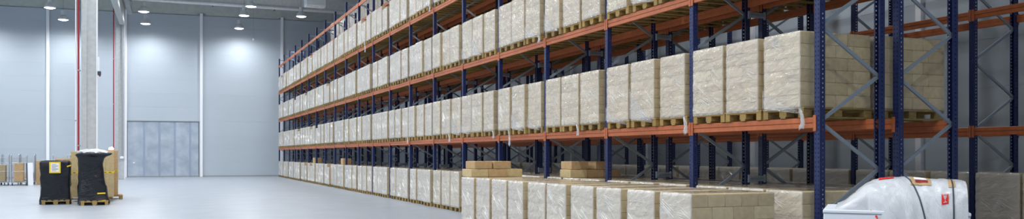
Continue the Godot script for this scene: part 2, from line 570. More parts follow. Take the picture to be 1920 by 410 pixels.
func lamps() -> void:
	var p := high_bay()
	var spots := []
	# in view: [across, along, label]
	spots.append([-6.5, 64.2, "round high-bay lamp hanging by the wall between the white joint cover and near column"])
	spots.append([-6.75, 59.3, "round high-bay lamp above and before the one between joint cover and near column"])
	spots.append([-1.35, 63.95, "round high-bay lamp by the wall right above the metal door"])
	spots.append([-1.35, 58.6, "round high-bay lamp higher in view, in front of the one above the door"])
	spots.append([4.9, 63.7, "lowest high-bay lamp in view by the wall beside the rack's far end"])
	spots.append([4.75, 57.7, "bell-shaped high-bay lamp, middle of three in a row over the aisle"])
	spots.append([4.85, 54.0, "high-bay lamp cut by the top edge of the picture over the aisle"])
	spots.append([8.3, 56.6, "small high-bay lamp on long wires over the far end of the rack"])
	for c in [-17.0, -11.6]:
		for a in [64.2, 58.6]: spots.append([c, a, ""])
	for c in [-17.0, -11.6, -6.6, -1.35]: spots.append([c, 53.0, ""])
	for k in range(0, 10):
		for c in [-17.0, -11.6, -6.6, -1.35, 4.85]: spots.append([c, 47.5 - 5.6 * k, ""])
	for a in [42.0, 16.0]: spots.append([11.9, a, ""])
	var n := 0
	for s in spots:
		var o := p.duplicate()
		o.name = numbered("high_bay_lamp")
		add_child(o)
		o.position = at(s[0], 10.95, s[1])
		var row := ""
		if s[2] == "":
			row = "high-bay lamp hanging under the roof outside the picture"
		tag(o, s[2] if s[2] else row, "lamp", "high-bay lamps under the roof")
		n += 1
	p.free()
	# unit heater under the roof
	var u := thing("unit_heater", "white boxy unit heater hanging under the roof above the rack", "heater", at(8.25, 10.45, 50.7))
	part(u, "casing", box(Vector3(1.2, 0.5, 0.9), 0.05), M.white, Vector3(0, 0.3, 0))
	part(u, "casing_top", box(Vector3(1.14, 0.35, 0.8), 0.03), M.grey, Vector3(0, 0.8, 0))
	for i in 3: part(u, "louver", box(Vector3(0.3, 0.1, 0.06), 0.02), M.white, Vector3(-0.4 + 0.4 * i, 0.02, 0.35), Vector3(0.5, 0, 0))
	part(u, "vent_slot", box(Vector3(1.0, 0.06, 0.02)), M.dark, Vector3(0, 0.58, 0.44))
	for sx in [-0.5, 0.5]: part(u, "hanger", box(Vector3(0.03, 2.3, 0.03)), M.grey, Vector3(sx, 2.0, 0))
	var wire := thing("pull_cord", "thin cord with a small weight hanging from the roof over the aisle", "cord", at(5.85, 10.05, 63.2))
	var st := begin()
	add_tube(st, [Vector3.ZERO, Vector3(0, 3.15, 0)], 0.012, 5)
	part(wire, "line", st.commit(), M.grey)
	st = begin()
	add_lathe(st, [[0.0001, 0.05], [0.05, 0.02], [0.06, -0.05], [0.03, -0.1], [0.0001, -0.11]], 10)
	part(wire, "weight", st.commit(), M.white)

# ---------------------------------------------------------------- racks
func post_mesh(height: float, hands: float) -> Mesh:
	# open C-profile, web towards -x * hands with two rows of slots, flanges with one row each
	var key := "post%s%s" % [height, hands]
	if cache.has(key): return cache[key]
	var st := begin()
	var wx := -0.05 * hands
	var out := Vector3(-hands, 0, 0)
	var pitch := 0.06
	var n := int(height / pitch)
	var cols := [[-0.05, -0.03], [-0.03, -0.021], [-0.021, 0.021], [0.021, 0.03], [0.03, 0.05]]
	for z in [cols[0], cols[2], cols[4]]:
		face(st, Vector3(wx, 0, z[0]), Vector3(wx, height, z[0]), Vector3(wx, height, z[1]), Vector3(wx, 0, z[1]), out)
	for i in n:
		var y0: float = pitch * i
		for z in [cols[1], cols[3]]:
			face(st, Vector3(wx, y0, z[0]), Vector3(wx, y0 + pitch * 0.6, z[0]), Vector3(wx, y0 + pitch * 0.6, z[1]), Vector3(wx, y0, z[1]), out)
	for sz in [-1.0, 1.0]:
		var zz: float = 0.05 * sz
		var o := Vector3(0, 0, sz)
		for x in [[-0.05, -0.008], [0.008, 0.04]]:
			face(st, Vector3(x[0] * hands, 0, zz), Vector3(x[0] * hands, height, zz), Vector3(x[1] * hands, height, zz), Vector3(x[1] * hands, 0, zz), o)
		for i in n:
			var y0: float = pitch * i
			face(st, Vector3(-0.008, y0, zz), Vector3(-0.008, y0 + pitch * 0.66, zz), Vector3(0.008, y0 + pitch * 0.66, zz), Vector3(0.008, y0, zz), o)
		# lips of the open side
		face(st, Vector3(0.04 * hands, 0, zz), Vector3(0.04 * hands, height, zz), Vector3(0.04 * hands, height, zz - 0.022 * sz), Vector3(0.04 * hands, 0, zz - 0.022 * sz), -out)
	cache[key] = st.commit()
	return cache[key]

func brace_mesh(p: Vector3, q: Vector3) -> Mesh:
	var key := "brace%s%s" % [p, q]
	if cache.has(key): return cache[key]
	var st := begin()
	var d := (q - p).normalized()
	var side := d.cross(Vector3.BACK).normalized()
	var c := (p + q) / 2
	var l := (q - p).length()
	add_box(st, c, Vector3(l, 0.045, 0.004), d, side, Vector3.BACK)
	add_box(st, c + side * 0.021 - Vector3.BACK * 0.012, Vector3(l, 0.004, 0.026), d, side, Vector3.BACK)
	add_box(st, c - side * 0.021 - Vector3.BACK * 0.012, Vector3(l, 0.004, 0.026), d, side, Vector3.BACK)
	cache[key] = st.commit()
	return cache[key]

func beam_mesh(hands: float) -> Mesh:
	var key := "beam%s" % hands
	if cache.has(key): return cache[key]
	var st := begin()
	var l := BAY - 0.1
	add_chamfer(st, Vector3(0, -0.035, 0), Vector3(0.05, 0.07, l), 0.006)
	add_chamfer(st, Vector3(0.003 * hands, -0.105, 0), Vector3(0.044, 0.07, l), 0.006)
	cache[key] = st.commit()
	return cache[key]

func frame_proto(depth: float, height: float, flip: bool) -> Node3D:
	# origin at the front post's foot; the rear post stands at +x depth
	var o := Node3D.new()
	part(o, "post", post_mesh(height, 1.0), M.blue, Vector3(0, 0, 0))
	part(o, "post", post_mesh(height, -1.0), M.blue, Vector3(depth, 0, 0))
	for x in [0.0, depth]: part(o, "foot_plate", box(Vector3(0.15, 0.012, 0.14)), M.galv, Vector3(x, 0.006, 0))
	var lo := 0.2
	var x0 := depth if not flip else 0.0
	var y := lo
	part(o, "brace", brace_mesh(Vector3(0, lo, 0), Vector3(depth, lo, 0)), M.galv, Vector3(0, -0.06, 0))
	while y + 0.625 < height:
		var x1 := depth - x0
		part(o, "brace", brace_mesh(Vector3(x0, 0, 0), Vector3(x1, 0.625, 0)), M.galv, Vector3(0, y, 0))
		x0 = x1
		y += 0.625
	part(o, "brace", brace_mesh(Vector3(0, lo, 0), Vector3(depth, lo, 0)), M.galv, Vector3(0, height - lo - 0.12, 0))
	return o

func beam_proto(hands: float) -> Node3D:
	var o := Node3D.new()
	part(o, "box_section", beam_mesh(hands), M.orange)
	for s in [-1.0, 1.0]:
		part(o, "connector", box(Vector3(0.012, 0.21, 0.05), 0.002), M.orange, Vector3(-0.033 * hands, -0.075, s * (BAY / 2 - 0.032)))
	return o

func rack(called: String, label: String, c0: float, depth: float, a0: float, frames: int, levels: Array, height: float, flip: bool) -> Node3D:
	var r := thing(called, label, "pallet rack", at(c0, 0, a0))
	var f := frame_proto(depth, height, flip)
	for i in frames:
		var o := f.duplicate()
		o.name = "upright_frame"
		r.add_child(o, true)
		o.position = Vector3(0, 0, -BAY * i)
	f.free()
	var bf := beam_proto(1.0)
	var bb := beam_proto(-1.0)
	for i in frames - 1:
		for y in levels:
			for s in 2:
				var o: Node3D = (bf if s == 0 else bb).duplicate()
				o.name = "beam"
				r.add_child(o, true)
				o.position = Vector3(-0.025 if s == 0 else depth + 0.025, y, -BAY * (i + 0.5))
	bf.free()
	bb.free()
	return r

func racks() -> void:
	var a := rack("pallet_rack", "long blue and orange pallet rack along the aisle, full of wrapped loads", 7.85, 1.02, NEAR_END, 21, LEVELS, 8.83, false)
	for i in 21:
		for y in [1.25, 3.95, 5.95]:
			var s := holder(a, "row_spacer", Vector3(1.195, y, 0.068 - BAY * i))
			part(s, "plate", box(Vector3(0.36, 0.09, 0.02), 0.004), M.spacer)
			part(s, "web", box(Vector3(0.28, 0.035, 0.03), 0.004), M.galv, Vector3(0, 0, 0.008))
			for q in [-1.0, 1.0]: part(s, "end_plate", box(Vector3(0.04, 0.13, 0.024), 0.004), M.spacer, Vector3(0.16 * q, 0, 0))
	rack("pallet_rack", "blue and orange pallet rack standing back to back behind the aisle rack", 9.22, 1.02, NEAR_END, 21, LEVELS, 8.83, true)
	rack("pallet_rack", "mostly empty blue and orange rack along the side wall", 13.4, 1.05, 10.63 - 2 * BAY, 16, [2.13, 4.21, 6.27], 8.83, false)

# ---------------------------------------------------------------- loads
func pallet_pieces() -> Array:
	# [name, size, place]; x is the 1.2 m side
	var out := []
	for z in [-0.35, -0.1775, 0.0, 0.1775, 0.35]:
		out.append(["deck_board", Vector3(1.2, 0.022, 0.1 if absf(z) < 0.3 and z != 0.0 else 0.12), Vector3(0, 0.133, z)])
	for x in [-0.53, 0.0, 0.53]:
		out.append(["cross_board", Vector3(0.14, 0.022, 0.8), Vector3(x, 0.111, 0)])
		for z in [-0.35, 0.0, 0.35]:
			out.append(["block", Vector3(0.14, 0.078, 0.1 if z != 0.0 else 0.14), Vector3(x, 0.061, z)])
	for z in [-0.35, 0.0, 0.35]:
		out.append(["bottom_board", Vector3(1.2, 0.022, 0.1), Vector3(0, 0.011, z)])
	return out

func pallet_part(parent: Node3D, split: bool, wood: Material) -> void:
	if split:
		var h := holder(parent, "pallet")
		for q in pallet_pieces(): part(h, q[0], box(q[1], 0.003), wood, q[2])
		return
	if not cache.has("pallet"):
		var st := begin()
		for q in pallet_pieces(): add_box(st, q[2], q[1])
		cache["pallet"] = st.commit()
	part(parent, "pallet", cache["pallet"], wood)

func carton_mesh(s: Vector3) -> Mesh:
	# a carton whose sides bulge a little, with rounded-in top and bottom edges
	var key := "carton%s" % s
	if cache.has(key): return cache[key]
	var st := begin()
	add_carton(st, Vector3.ZERO, s)
	cache[key] = st.commit()
	return cache[key]

func add_carton(st: SurfaceTool, c: Vector3, s: Vector3) -> void:
	var prof := [[-s.y / 2, 0.009], [-s.y * 0.45, 0.001], [0.0, -0.001], [s.y * 0.45, 0.001], [s.y / 2, 0.009]]
	var ring := func(k: int) -> Array:
		var hx: float = s.x / 2 - prof[k][1]
		var hz: float = s.z / 2 - prof[k][1]
		var y: float = prof[k][0]
		return [c + Vector3(hx, y, hz), c + Vector3(hx, y, -hz), c + Vector3(-hx, y, -hz), c + Vector3(-hx, y, hz)]
	for k in 4:
		var lo: Array = ring.call(k)
		var hi: Array = ring.call(k + 1)
		for i in 4:
			var j: int = (i + 1) % 4
			face(st, lo[i], hi[i], hi[j], lo[j], (lo[i] + lo[j]) / 2 - c)
	var top: Array = ring.call(4)
	var bot: Array = ring.call(0)
	face(st, top[0], top[1], top[2], top[3], Vector3.UP)
	face(st, bot[0], bot[1], bot[2], bot[3], Vector3.DOWN)

func carton_plan(depth: float, width: float, layers: int, style: int) -> Array:
	# [size, place] of every carton; x = depth into the rack, z = along the aisle
	var out := []
	for l in layers:
		var odd: bool = (l + style) % 2 == 1
		var nx: int = (4 if odd else 3) if depth < 1.27 else (5 if odd else 4)
		var zs := [0.5, 0.5] if not odd else ([0.46, 0.54] if style % 3 else [0.54, 0.46])
		var z0 := -width / 2
		for zf in zs:
			var dz: float = width * zf
			for i in nx:
				var dx: float = depth / nx
				out.append([Vector3(snappedf(dx - 0.006, 0.001), LAYER - 0.001, snappedf(dz - 0.006, 0.001)), Vector3(-depth / 2 + dx * (i + 0.5), 0.146 + LAYER * (l + 0.5), z0 + dz / 2)])
			z0 += dz
	return out

func film_mesh(depth: float, width: float, layers: int, seed_: int, face_only: int) -> Mesh:
	var sec := []
	var rg := RandomNumberGenerator.new()
	rg.seed = seed_
	var top := 0.146 + LAYER * layers
	var lean := rg.randf_range(-0.006, 0.006)
	for y0 in [0.12, 0.146]: sec.append([y0, depth / 2 + 0.012 - 0.006 * rg.randf(), width / 2 + 0.012 - 0.006 * rg.randf(), 0.0, 0.0])
	for l in layers:
		for q in [0.0, 0.25, 0.5, 0.75]:
			var y: float = 0.146 + LAYER * (l + q)
			if l == 0 and q == 0.0: continue
			var g: float = 0.006 if q == 0.0 else (0.008 if q != 0.5 else 0.010)
			g += rg.randf() * 0.002
			sec.append([y, depth / 2 + g, width / 2 + g, lean * float(l) / layers * 0.3, 0.0])
	sec.append([top + 0.002, depth / 2 + 0.003, width / 2 + 0.003, 0.0, 0.0])
	sec.append([top + 0.008, depth / 2 - 0.02, width / 2 - 0.02, 0.0, 0.0])
	sec.append([top + 0.007, depth / 2 - 0.13, width / 2 - 0.12, 0.0, 0.0])
	return loft(sec, 0.02, 6, 0.007, seed_, face_only == 2, 2.4, face_only)

func tail_mesh(seed_: int, length: float) -> Mesh:
	# a torn end of film: a pleated sheet gathered at its knot, ragged below
	var rg := RandomNumberGenerator.new()
	rg.seed = seed_
	var st := begin()
	st.set_smooth_group(0)
	var n := 10
	var m := 8
	var rows := []
	for i in n + 1:
		var t := float(i) / n
		var w: float = 0.02 + 0.1 * pow(t, 0.8) * (1.0 - 0.5 * t)
		var row := []
		for k in m + 1:
			var u := float(k) / m - 0.5
			row.append(Vector3(0.016 * sin(k * 2.4 + t * 2.0) + rg.randf_range(-0.006, 0.006), -length * t * (1.0 - (0.35 * rg.randf() if i == n else 0.0)), u * w + 0.03 * sin(t * 3.0) + rg.randf_range(-0.005, 0.005)))
		rows.append(row)
	for i in n:
		for k in m:
			for p in [rows[i][k], rows[i + 1][k + 1], rows[i + 1][k], rows[i][k], rows[i][k + 1], rows[i + 1][k + 1]]:
				st.set_uv(Vector2(p.z * 3.0, p.y * 3.0))
				st.add_vertex(p)
	st.generate_normals()
	st.generate_tangents()
	return st.commit()

func glint_fold_mesh(width: float, top: float, seed_: int) -> Mesh:
	# film folds, lamp glints painted in as milky white, standing up from the aisle face: thin ridges, in sheaves that fan out from where the film was pulled
	var rg := RandomNumberGenerator.new()
	rg.seed = seed_
	var st := begin()
	for sheaf in 9:
		var z0: float = rg.randf_range(-0.46, 0.3) * width
		var y0: float = rg.randf_range(0.2, top - 0.08)
		var ang: float = rg.randfn(-0.25, 0.3)
		var fan: float = rg.randf_range(0.01, 0.05)
		var n: int = rg.randi_range(3, 8)
		for k in n:
			var a: float = ang + fan * (k - n / 2.0)
			var length: float = rg.randf_range(0.05, 0.34)
			var p := Vector3(0, y0 + 0.012 * (k - n / 2.0) + rg.randf_range(-0.01, 0.01), z0 + rg.randf_range(-0.04, 0.04))
			var w: float = rg.randf_range(0.0012, 0.0035)
			var seg := 4
			for i in seg:
				var q: Vector3 = p + Vector3(0, sin(a), cos(a)) * length / seg
				q.y = clampf(q.y, 0.16, top - 0.01)
				if absf(q.z) > width / 2 - 0.01: break
				var up := Vector3(0, cos(a), -sin(a)) * w * (1.0 - 0.5 * absf(i - 1.5) / 1.5)
				var crest := Vector3(-w * 1.6, 0, 0)
				face(st, p + up, q + up, q + crest, p + crest, Vector3(-1, 1, 0))
				face(st, p - up, q - up, q + crest, p + crest, Vector3(-1, -1, 0))
				p = q
				a += rg.randf_range(-0.08, 0.08)
	return st.commit()

func gather_mesh(width: float, tall: float, seed_: int) -> Mesh:
	# film pulled from the far edge of the aisle face into a rope at the near lower corner
	var rg := RandomNumberGenerator.new()
	rg.seed = seed_
	var st := begin()
	st.set_smooth_group(0)
	var n := 14
	var m := 10
	var rows := []
	for i in n + 1:
		var t := float(i) / n
		var row := []
		for k in m + 1:
			var v := float(k) / m
			var hi: float = lerpf(0.16 + tall * v, 0.05 + 0.03 * v, pow(t, 0.85))
			var bulge: float = 0.006 + 0.014 * sin(k * 2.1) * t + 0.012 * t
			row.append(Vector3(-bulge - 0.004 * rg.randf(), hi, lerpf(-width / 2, width / 2 + 0.03, t)))
		rows.append(row)
	for i in n:
		for k in m:
			for p in [rows[i][k], rows[i + 1][k + 1], rows[i + 1][k], rows[i][k], rows[i][k + 1], rows[i + 1][k + 1]]:
				st.set_uv(Vector2(p.z * 2.0, p.y * 2.0))
				st.add_vertex(p)
	st.generate_normals()
	st.generate_tangents()
	return st.commit()

func bundle_proto(kind: String, depth: float, width: float, layers: int, style: int) -> Node3D:
	# kind: "full" pallet boards and cartons apart, "mid" cartons apart, "far" cartons joined
	var key := "%s%s%s%s%s" % [kind, depth, width, layers, style]
	if proto.has(key): return proto[key]
	var o := Node3D.new()
	pallet_part(o, kind == "full", M.wood if style % 2 == 0 else M.wood2)
	var plan := carton_plan(depth, width, layers, style)
	var rg := RandomNumberGenerator.new()
	rg.seed = 77 + style
	if kind == "far":
		var ck := "stack%s%s%s%s" % [depth, width, layers, style]
		if not cache.has(ck):
			var st := begin()
			for q in plan: add_carton(st, q[1], q[0])
			cache[ck] = st.commit()
		part(o, "carton_stack", cache[ck], M.carton[style % 4]).set_meta("kind", "stuff")
	else:
		for q in plan: part(o, "carton", carton_mesh(q[0]), M.carton[rg.randi() % 4], q[1])
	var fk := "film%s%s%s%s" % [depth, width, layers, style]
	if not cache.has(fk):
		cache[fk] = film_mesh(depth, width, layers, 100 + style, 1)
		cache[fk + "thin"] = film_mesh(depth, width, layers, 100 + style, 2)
	var film := part(o, "stretch_film", cache[fk], M.film_sheen if kind == "far" or depth > 1.27 else M.film)  # aisle side only, its reflected light painted as whiteness
	var wk := "glint_fold%s%s%s" % [width, layers, style]
	if not cache.has(wk): cache[wk] = glint_fold_mesh(width, 0.146 + LAYER * layers, 300 + style + int(width * 100))
	part(film, "film_glint_fold", cache[wk], M.glint_fold, Vector3(-depth / 2 - 0.013, 0, 0)).set_meta("kind", "stuff")
	part(film, "film_without_sheen", cache[fk + "thin"], M.film_no_sheen)
	proto[key] = o
	return o

func put_bundle(p: Node3D, c: float, h: float, a: float, turn: float, label: String, group: String) -> Node3D:
	var o := p.duplicate()
	o.name = numbered("pallet_load")
	add_child(o)
	o.position = at(c, h, a)
	o.rotation.y = turn
	tag(o, label, "pallet load", group)
	return o

func bay_label(level: int, bay: int, slot: int, where: String) -> String:
	return "wrapped carton load on %s of %s, %s bay from near end, %s" % [LEVEL_WORDS[level], where, ORD[bay], ["near", "middle", "far"][slot]]

func fill_racks() -> void:
	rng.seed = 4
	var offs := [0.49, 1.395, 2.3]
	var offs0 := [0.63, 1.47, 2.305]
	var tails := {"1-0-0": [0.3, -0.2], "1-1-0": [0.3, 0.1], "1-3-2": [0.42, 0.2], "1-2-1": [0.25, 0.1], "1-4-0": [0.22, 0.1], "1-5-1": [0.25, 0.1], "2-3-0": [0.2, 0.1], "3-9-1": [0.5, 0.1], "3-6-0": [0.25, 0.1], "1-7-0": [0.25, 0.1]}
	# front rack
	for bay in 20:
		for level in 4:
			var wids := []
			var gaps := []
			for i in 4:
				if i < 3: wids.append([0.71, 0.75, 0.78][rng.randi() % 3])
				gaps.append(pow(rng.randf(), 2.0) + 0.02)
			var slack: float = 2.66 - 3 * 0.825
			var sum: float = gaps[0] + gaps[1] + gaps[2] + gaps[3]
			var along := 0.07
			for slot in 3:
				along += gaps[slot] / sum * slack + 0.825
				var off: float = along - 0.4125
				if bay < 2 and level == 1: off = (offs0[slot] if bay == 0 else offs[slot]) + rng.randf_range(-0.02, 0.02)
				var turn := rng.randf_range(-0.007, 0.007)
				var dc := rng.randf_range(-0.03, 0.03)
				var style := rng.randi() % 4
				var lay := 6
				if rng.randf() < 0.06 and bay > 3: lay = 5
				var kind := "far"
				if bay < 2: kind = "full"
				elif bay < 6: kind = "mid"
				var wid: float = wids[slot]
				var p := bundle_proto(kind, 1.24, wid, lay, style)
				var h: float = 0.001 if level == 0 else LEVELS[level - 1] + 0.003
				var o := put_bundle(p, 8.37 + dc, h, NEAR_END + BAY * bay + off, turn, bay_label(level, bay, slot, "aisle rack"), "wrapped loads in the aisle rack")
				if level == 1 and bay == 0 and slot == 0:
					var um := begin()
					for sx in [-1.0, 1.0]: add_box(um, Vector3(0, 0.02, sx * 0.03), Vector3(0.002, 0.05, 0.01))
					for i in 5: add_box(um, Vector3(0, -0.005 - 0.022 * sin(PI * (i + 0.5) / 5.0), 0.03 * cos(PI * (i + 0.5) / 5.0)), Vector3(0.002, 0.012, 0.018))
					part(o, "printed_mark", um.commit(), M.grey, Vector3(-0.6225, 0.146 + LAYER * 5.5, -0.12))
				var tk := "%d-%d-%d" % [level, bay, slot]
				if tails.has(tk):
					part(o, "film_tail", tail_mesh(bay * 7 + slot, tails[tk][0]), M.tail, Vector3(-0.66, 0.12, 0.4), Vector3(0, 0, 0.05))
				if level > 0 and bay < 6 and (bay * 3 + slot + level) % 5 < 2:
					part(o, "film_gather", gather_mesh(wid, 0.25 + 0.15 * ((bay + slot) % 3), bay * 31 + slot), M.gather, Vector3(-0.645, 0, 0))
	# rack behind
	for bay in 20:
		for level in 5:
			if level == 0 and bay > 7: continue
			if level == 1 and bay > 2: continue
			if (level == 2 or level == 3) and bay > 9: continue
			if level == 4 and (bay < 7 or bay > 14): continue
			for slot in 3:
				var kind := "mid" if level == 1 and bay == 0 else "far"
				var p := bundle_proto(kind, 1.24, 0.8, 6, rng.randi() % 4)
				var h: float = 0.001 if level == 0 else LEVELS[level - 1] + 0.003
				put_bundle(p, 9.74, h, NEAR_END + BAY * bay + (offs0 if level == 1 and bay == 0 else offs)[slot] + rng.randf_range(-0.012, 0.012), 0.0, bay_label(level, bay, slot, "rear rack"), "wrapped loads in the rear rack")
	# rack at the side wall: taller loads on the floor
	for bay in 11:
		for slot in 3:
			var p := bundle_proto("far", 1.2, 0.82, 7, rng.randi() % 4)
			put_bundle(p, 13.95 + rng.randf_range(-0.05, 0.05), 0.0, 10.63 - 2 * BAY + BAY * bay + offs[slot], 0.0, "tall wrapped load on floor under side wall rack, %s bay, %s" % [ORD[bay], ["near", "middle", "far"][slot]], "tall wrapped loads by the side wall")
	# row on the floor in front of the rack
	var a := 8.98
	for i in 10:
		var wid: float = [0.74, 0.72, 0.76, 0.78, 0.74, 0.76, 0.74, 0.78, 0.8, 0.8][i]
		var box_wid: float = wid - 0.05
		var p := bundle_proto("full", 1.29, box_wid, 6, i % 4)
		put_bundle(p, 6.62 + [0.0, 0.01, -0.01, 0.02, 0, 0.02, -0.02, 0.0, 0.02, 0.0][i], 0.0, a + wid / 2 - 0.37, [0, 0.01, -0.008, 0.0, 0.012, 0, -0.01, 0.008, 0, 0][i], "wrapped carton load standing on the floor before the rack, %s from near end" % ORD[i], "wrapped loads on the floor before the rack")
		a += wid + [0.13, 0.11, 0.13, 0.14, 0.08, 0.1, 0.12, 0.16, 0.07, 0.1][i]
	# loose cartons on top of the loads
	var top := 0.146 + LAYER * 6 + 0.01
	var k := 0
	for q in [[6.25, top, 17.15, 0, "lower"], [6.65, top, 17.1, 1, "lower"], [7.05, top, 17.15, 0, "lower"], [6.35, top + 0.172, 17.2, 2, "upper"], [6.78, top + 0.172, 17.15, 1, "upper"]]:
		var b := thing("loose_carton", "brown carton on the floor row's far loads, %s layer, %s" % [q[4], ["aisle side", "centre", "rack side", "aisle side", "rack side"][k]], "carton", at(q[0], q[1] + 0.083, q[2]))
		part(b, "carton_body", carton_mesh(Vector3(0.39, 0.166, 0.6)), M.kraft_dark if q[3] > 0 else M.carton[1])
		part(b, "tape", box(Vector3(0.05, 0.001, 0.6)), M.kraft_olive, Vector3(0, 0.0835, 0))
		k += 1
	k = 0
	for q in [[7.95, top, 15.75, 0, "lower"], [8.35, top, 15.75, 1, "lower"], [8.75, top, 15.75, 3, "lower"], [8.0, top + 0.172, 15.8, 2, "upper"], [8.55, top + 0.172, 15.75, 1, "upper"]]:
		var b := thing("loose_carton", "brown carton on floor loads inside the rack's third bay, %s layer, %s" % [q[4], ["aisle side", "centre", "wall side", "aisle side", "wall side"][k]], "carton", at(q[0], q[1] + 0.083, q[2]))
		part(b, "carton_body", carton_mesh(Vector3(0.39, 0.166, 0.5)), M.kraft_dark if q[3] > 0 else M.carton[1])
		part(b, "tape", box(Vector3(0.05, 0.001, 0.5)), M.kraft_olive, Vector3(0, 0.0835, 0))
		k += 1
	for q in [[8.1, 49.0, "twin pale cartons' far neighbour"], [8.1, 40.6, "far"]]:
		var b := thing("loose_carton", "small brown carton on floor loads deep inside the %s bay from near end" % ("fifteenth" if q[1] > 45 else "twelfth"), "carton", at(q[0], top + 0.15, q[1]))
		part(b, "carton_body", carton_mesh(Vector3(0.4, 0.3, 0.6)), M.kraft_dark)
		part(b, "tape", box(Vector3(0.05, 0.001, 0.6)), M.kraft_olive, Vector3(0, 0.1505, 0))
	for key in proto: proto[key].free()

# ---------------------------------------------------------------- floor group by the columns
func tape_band(parent: Node3D, y: float, hx: float, hz: float, h: float) -> void:
	var st := begin()
	for s in [-1.0, 1.0]:
		add_box(st, Vector3(0, y, s * (hz + 0.002)), Vector3(hx * 2 + 0.008, h, 0.002))
		add_box(st, Vector3(s * (hx + 0.002), y, 0), Vector3(0.002, h, hz * 2))
	part(parent, "tape_band", st.commit(), M.yellow)
	var ink := begin()
	var x := -hx + 0.06
	while x < hx - 0.1:
		add_box(ink, Vector3(x + 0.05, y, hz + 0.004), Vector3(0.09, h * 0.4, 0.001))
		x += 0.16
	part(parent, "tape_print", ink.commit(), M.ink)

func floor_group() -> void:
	# black wrapped load with a paper sheet
	var o := thing("black_wrapped_load", "squat load wrapped in black film with a yellow-framed paper sheet", "wrapped load", at(-3.43, 0, 31.64), 0.11)
	part(o, "pallet", pallet_mesh(), M.wood2, Vector3.ZERO, Vector3(0, PI / 2, 0))
	var sec := []
	for q in [[0.005, 0.47, 0.44], [0.12, 0.455, 0.4], [0.3, 0.44, 0.4], [0.55, 0.43, 0.39], [0.62, 0.45, 0.4], [0.85, 0.445, 0.4], [1.0, 0.44, 0.4], [1.2, 0.45, 0.4], [1.36, 0.45, 0.4], [1.43, 0.43, 0.39], [1.46, 0.38, 0.34]]: sec.append([q[0], q[1], q[2], 0.0, 0.0])
	part(o, "black_film", loft(sec, 0.06, 10, 0.05, 31), M.black_film)
	part(o, "paper_frame", box(Vector3(0.33, 0.37, 0.004)), M.yellow, Vector3(-0.02, 1.22, 0.425))
	part(o, "paper_sheet", box(Vector3(0.24, 0.28, 0.004)), M.paper, Vector3(-0.02, 1.22, 0.429))
	for i in 7: part(o, "print_line", box(Vector3(0.19 if i % 3 else 0.12, 0.012, 0.001)), M.ink, Vector3(-0.02 - (0.0 if i % 3 else 0.03), 1.32 - 0.034 * i, 0.4316))
	part(o, "tape_strip", box(Vector3(0.13, 0.04, 0.004)), M.yellow, Vector3(0.39, 1.27, 0.42), Vector3(0, 0, 0.35))
	# tall black load with a flared rim and clear film on top
	o = thing("black_wrapped_load", "tall waisted load wrapped in black film with a flared lip and clear film on top", "wrapped load", at(-2.22, 0, 30.75), 0.08)
	part(o, "pallet", pallet_mesh(), M.wood, Vector3(0.02, 0, 0), Vector3(0, PI / 2, 0))
	sec = []
	for q in [[0.04, 0.47, 0.45, 0.0], [0.12, 0.46, 0.43, 0.0], [0.3, 0.43, 0.4, -0.02], [0.6, 0.42, 0.38, -0.03], [0.68, 0.385, 0.38, -0.05], [0.9, 0.375, 0.36, -0.07], [1.1, 0.365, 0.36, -0.08], [1.35, 0.36, 0.35, -0.09], [1.52, 0.38, 0.37, -0.08], [1.58, 0.43, 0.4, -0.06], [1.62, 0.5, 0.44, -0.04], [1.66, 0.52, 0.47, 0.0], [1.7, 0.5, 0.45, 0.02], [1.73, 0.4, 0.36, 0.02]]: sec.append([q[0], q[1], q[2], q[3], 0.0])
	part(o, "black_film", loft(sec, 0.08, 10, 0.06, 37), M.black_film)
	sec = []
	for q in [[1.7, 0.44, 0.4], [1.76, 0.4, 0.34], [1.8, 0.3, 0.25], [1.83, 0.16, 0.14], [1.84, 0.06, 0.05]]: sec.append([q[0], q[1], q[2], -0.03, 0.0])
	part(o, "clear_film", loft(sec, 0.12, 8, 0.22, 39, true, 6.0), M.tail)
	part(o, "tape_strip", box(Vector3(0.24, 0.045, 0.004)), M.yellow, Vector3(0.22, 0.38, 0.425), Vector3(0, 0, 0.03))
	part(o, "tape_strip", box(Vector3(0.22, 0.045, 0.004)), M.yellow, Vector3(0.24, 0.13, 0.435), Vector3(0, 0, 0.1))
	# tall brown cartons
	for q in [[-3.3, 34.9, 1.02, 1.5, 0.9, "plain brown carton seen behind the squat black load", 0.0, M.kraft_dark], [-2.42, 33.04, 1.36, 1.76, 0.95, "widest tall brown carton with yellow printed tape behind the tall black load", 1.02, M.carton[1]], [-1.93, 34.5, 0.5, 1.8, 0.7, "narrow tall brown carton with yellow tape beside the widest one", 1.03, M.kraft_dark]]:
		o = thing("tall_carton", q[5], "carton", at(q[0], 0, q[1]), 0.07)
		part(o, "pallet", pallet_mesh(), M.wood, Vector3.ZERO, Vector3(0, PI / 2, 0))
		part(o, "carton_body", box(Vector3(q[2], q[3] - 0.146, q[4]), 0.012), q[7], Vector3(0, 0.147 + (q[3] - 0.146) / 2, 0))
		part(o, "edge_crease", box(Vector3(0.012, q[3] - 0.17, 0.002)), M.kraft_olive, Vector3(q[2] * 0.3, 0.147 + (q[3] - 0.146) / 2, q[4] / 2 + 0.001))
		if q[6] > 0: tape_band(o, q[6], q[2] / 2, q[4] / 2, 0.06)
	# lamp glowing on the tall cartons
	o = thing("signal_lamp", "small glowing lamp on top of the tall brown cartons", "lamp", at(-1.9, 1.8, 34.4))
	part(o, "lamp_base", box(Vector3(0.16, 0.03, 0.1), 0.01), M.red, Vector3(0, 0.017, 0))
	var st := begin()
	add_lathe(st, [[0.0001, 0.13], [0.05, 0.12], [0.08, 0.08], [0.08, 0.03]], 14)
	part(o, "lens", st.commit(), M.lens)
	var l := OmniLight3D.new()
	l.name = "glow"
	l.position = Vector3(0, 0.08, 0)
	l.light_energy = 0.1
	l.light_size = 0.04
	l.omni_range = 60.0
	l.omni_attenuation = 2.0
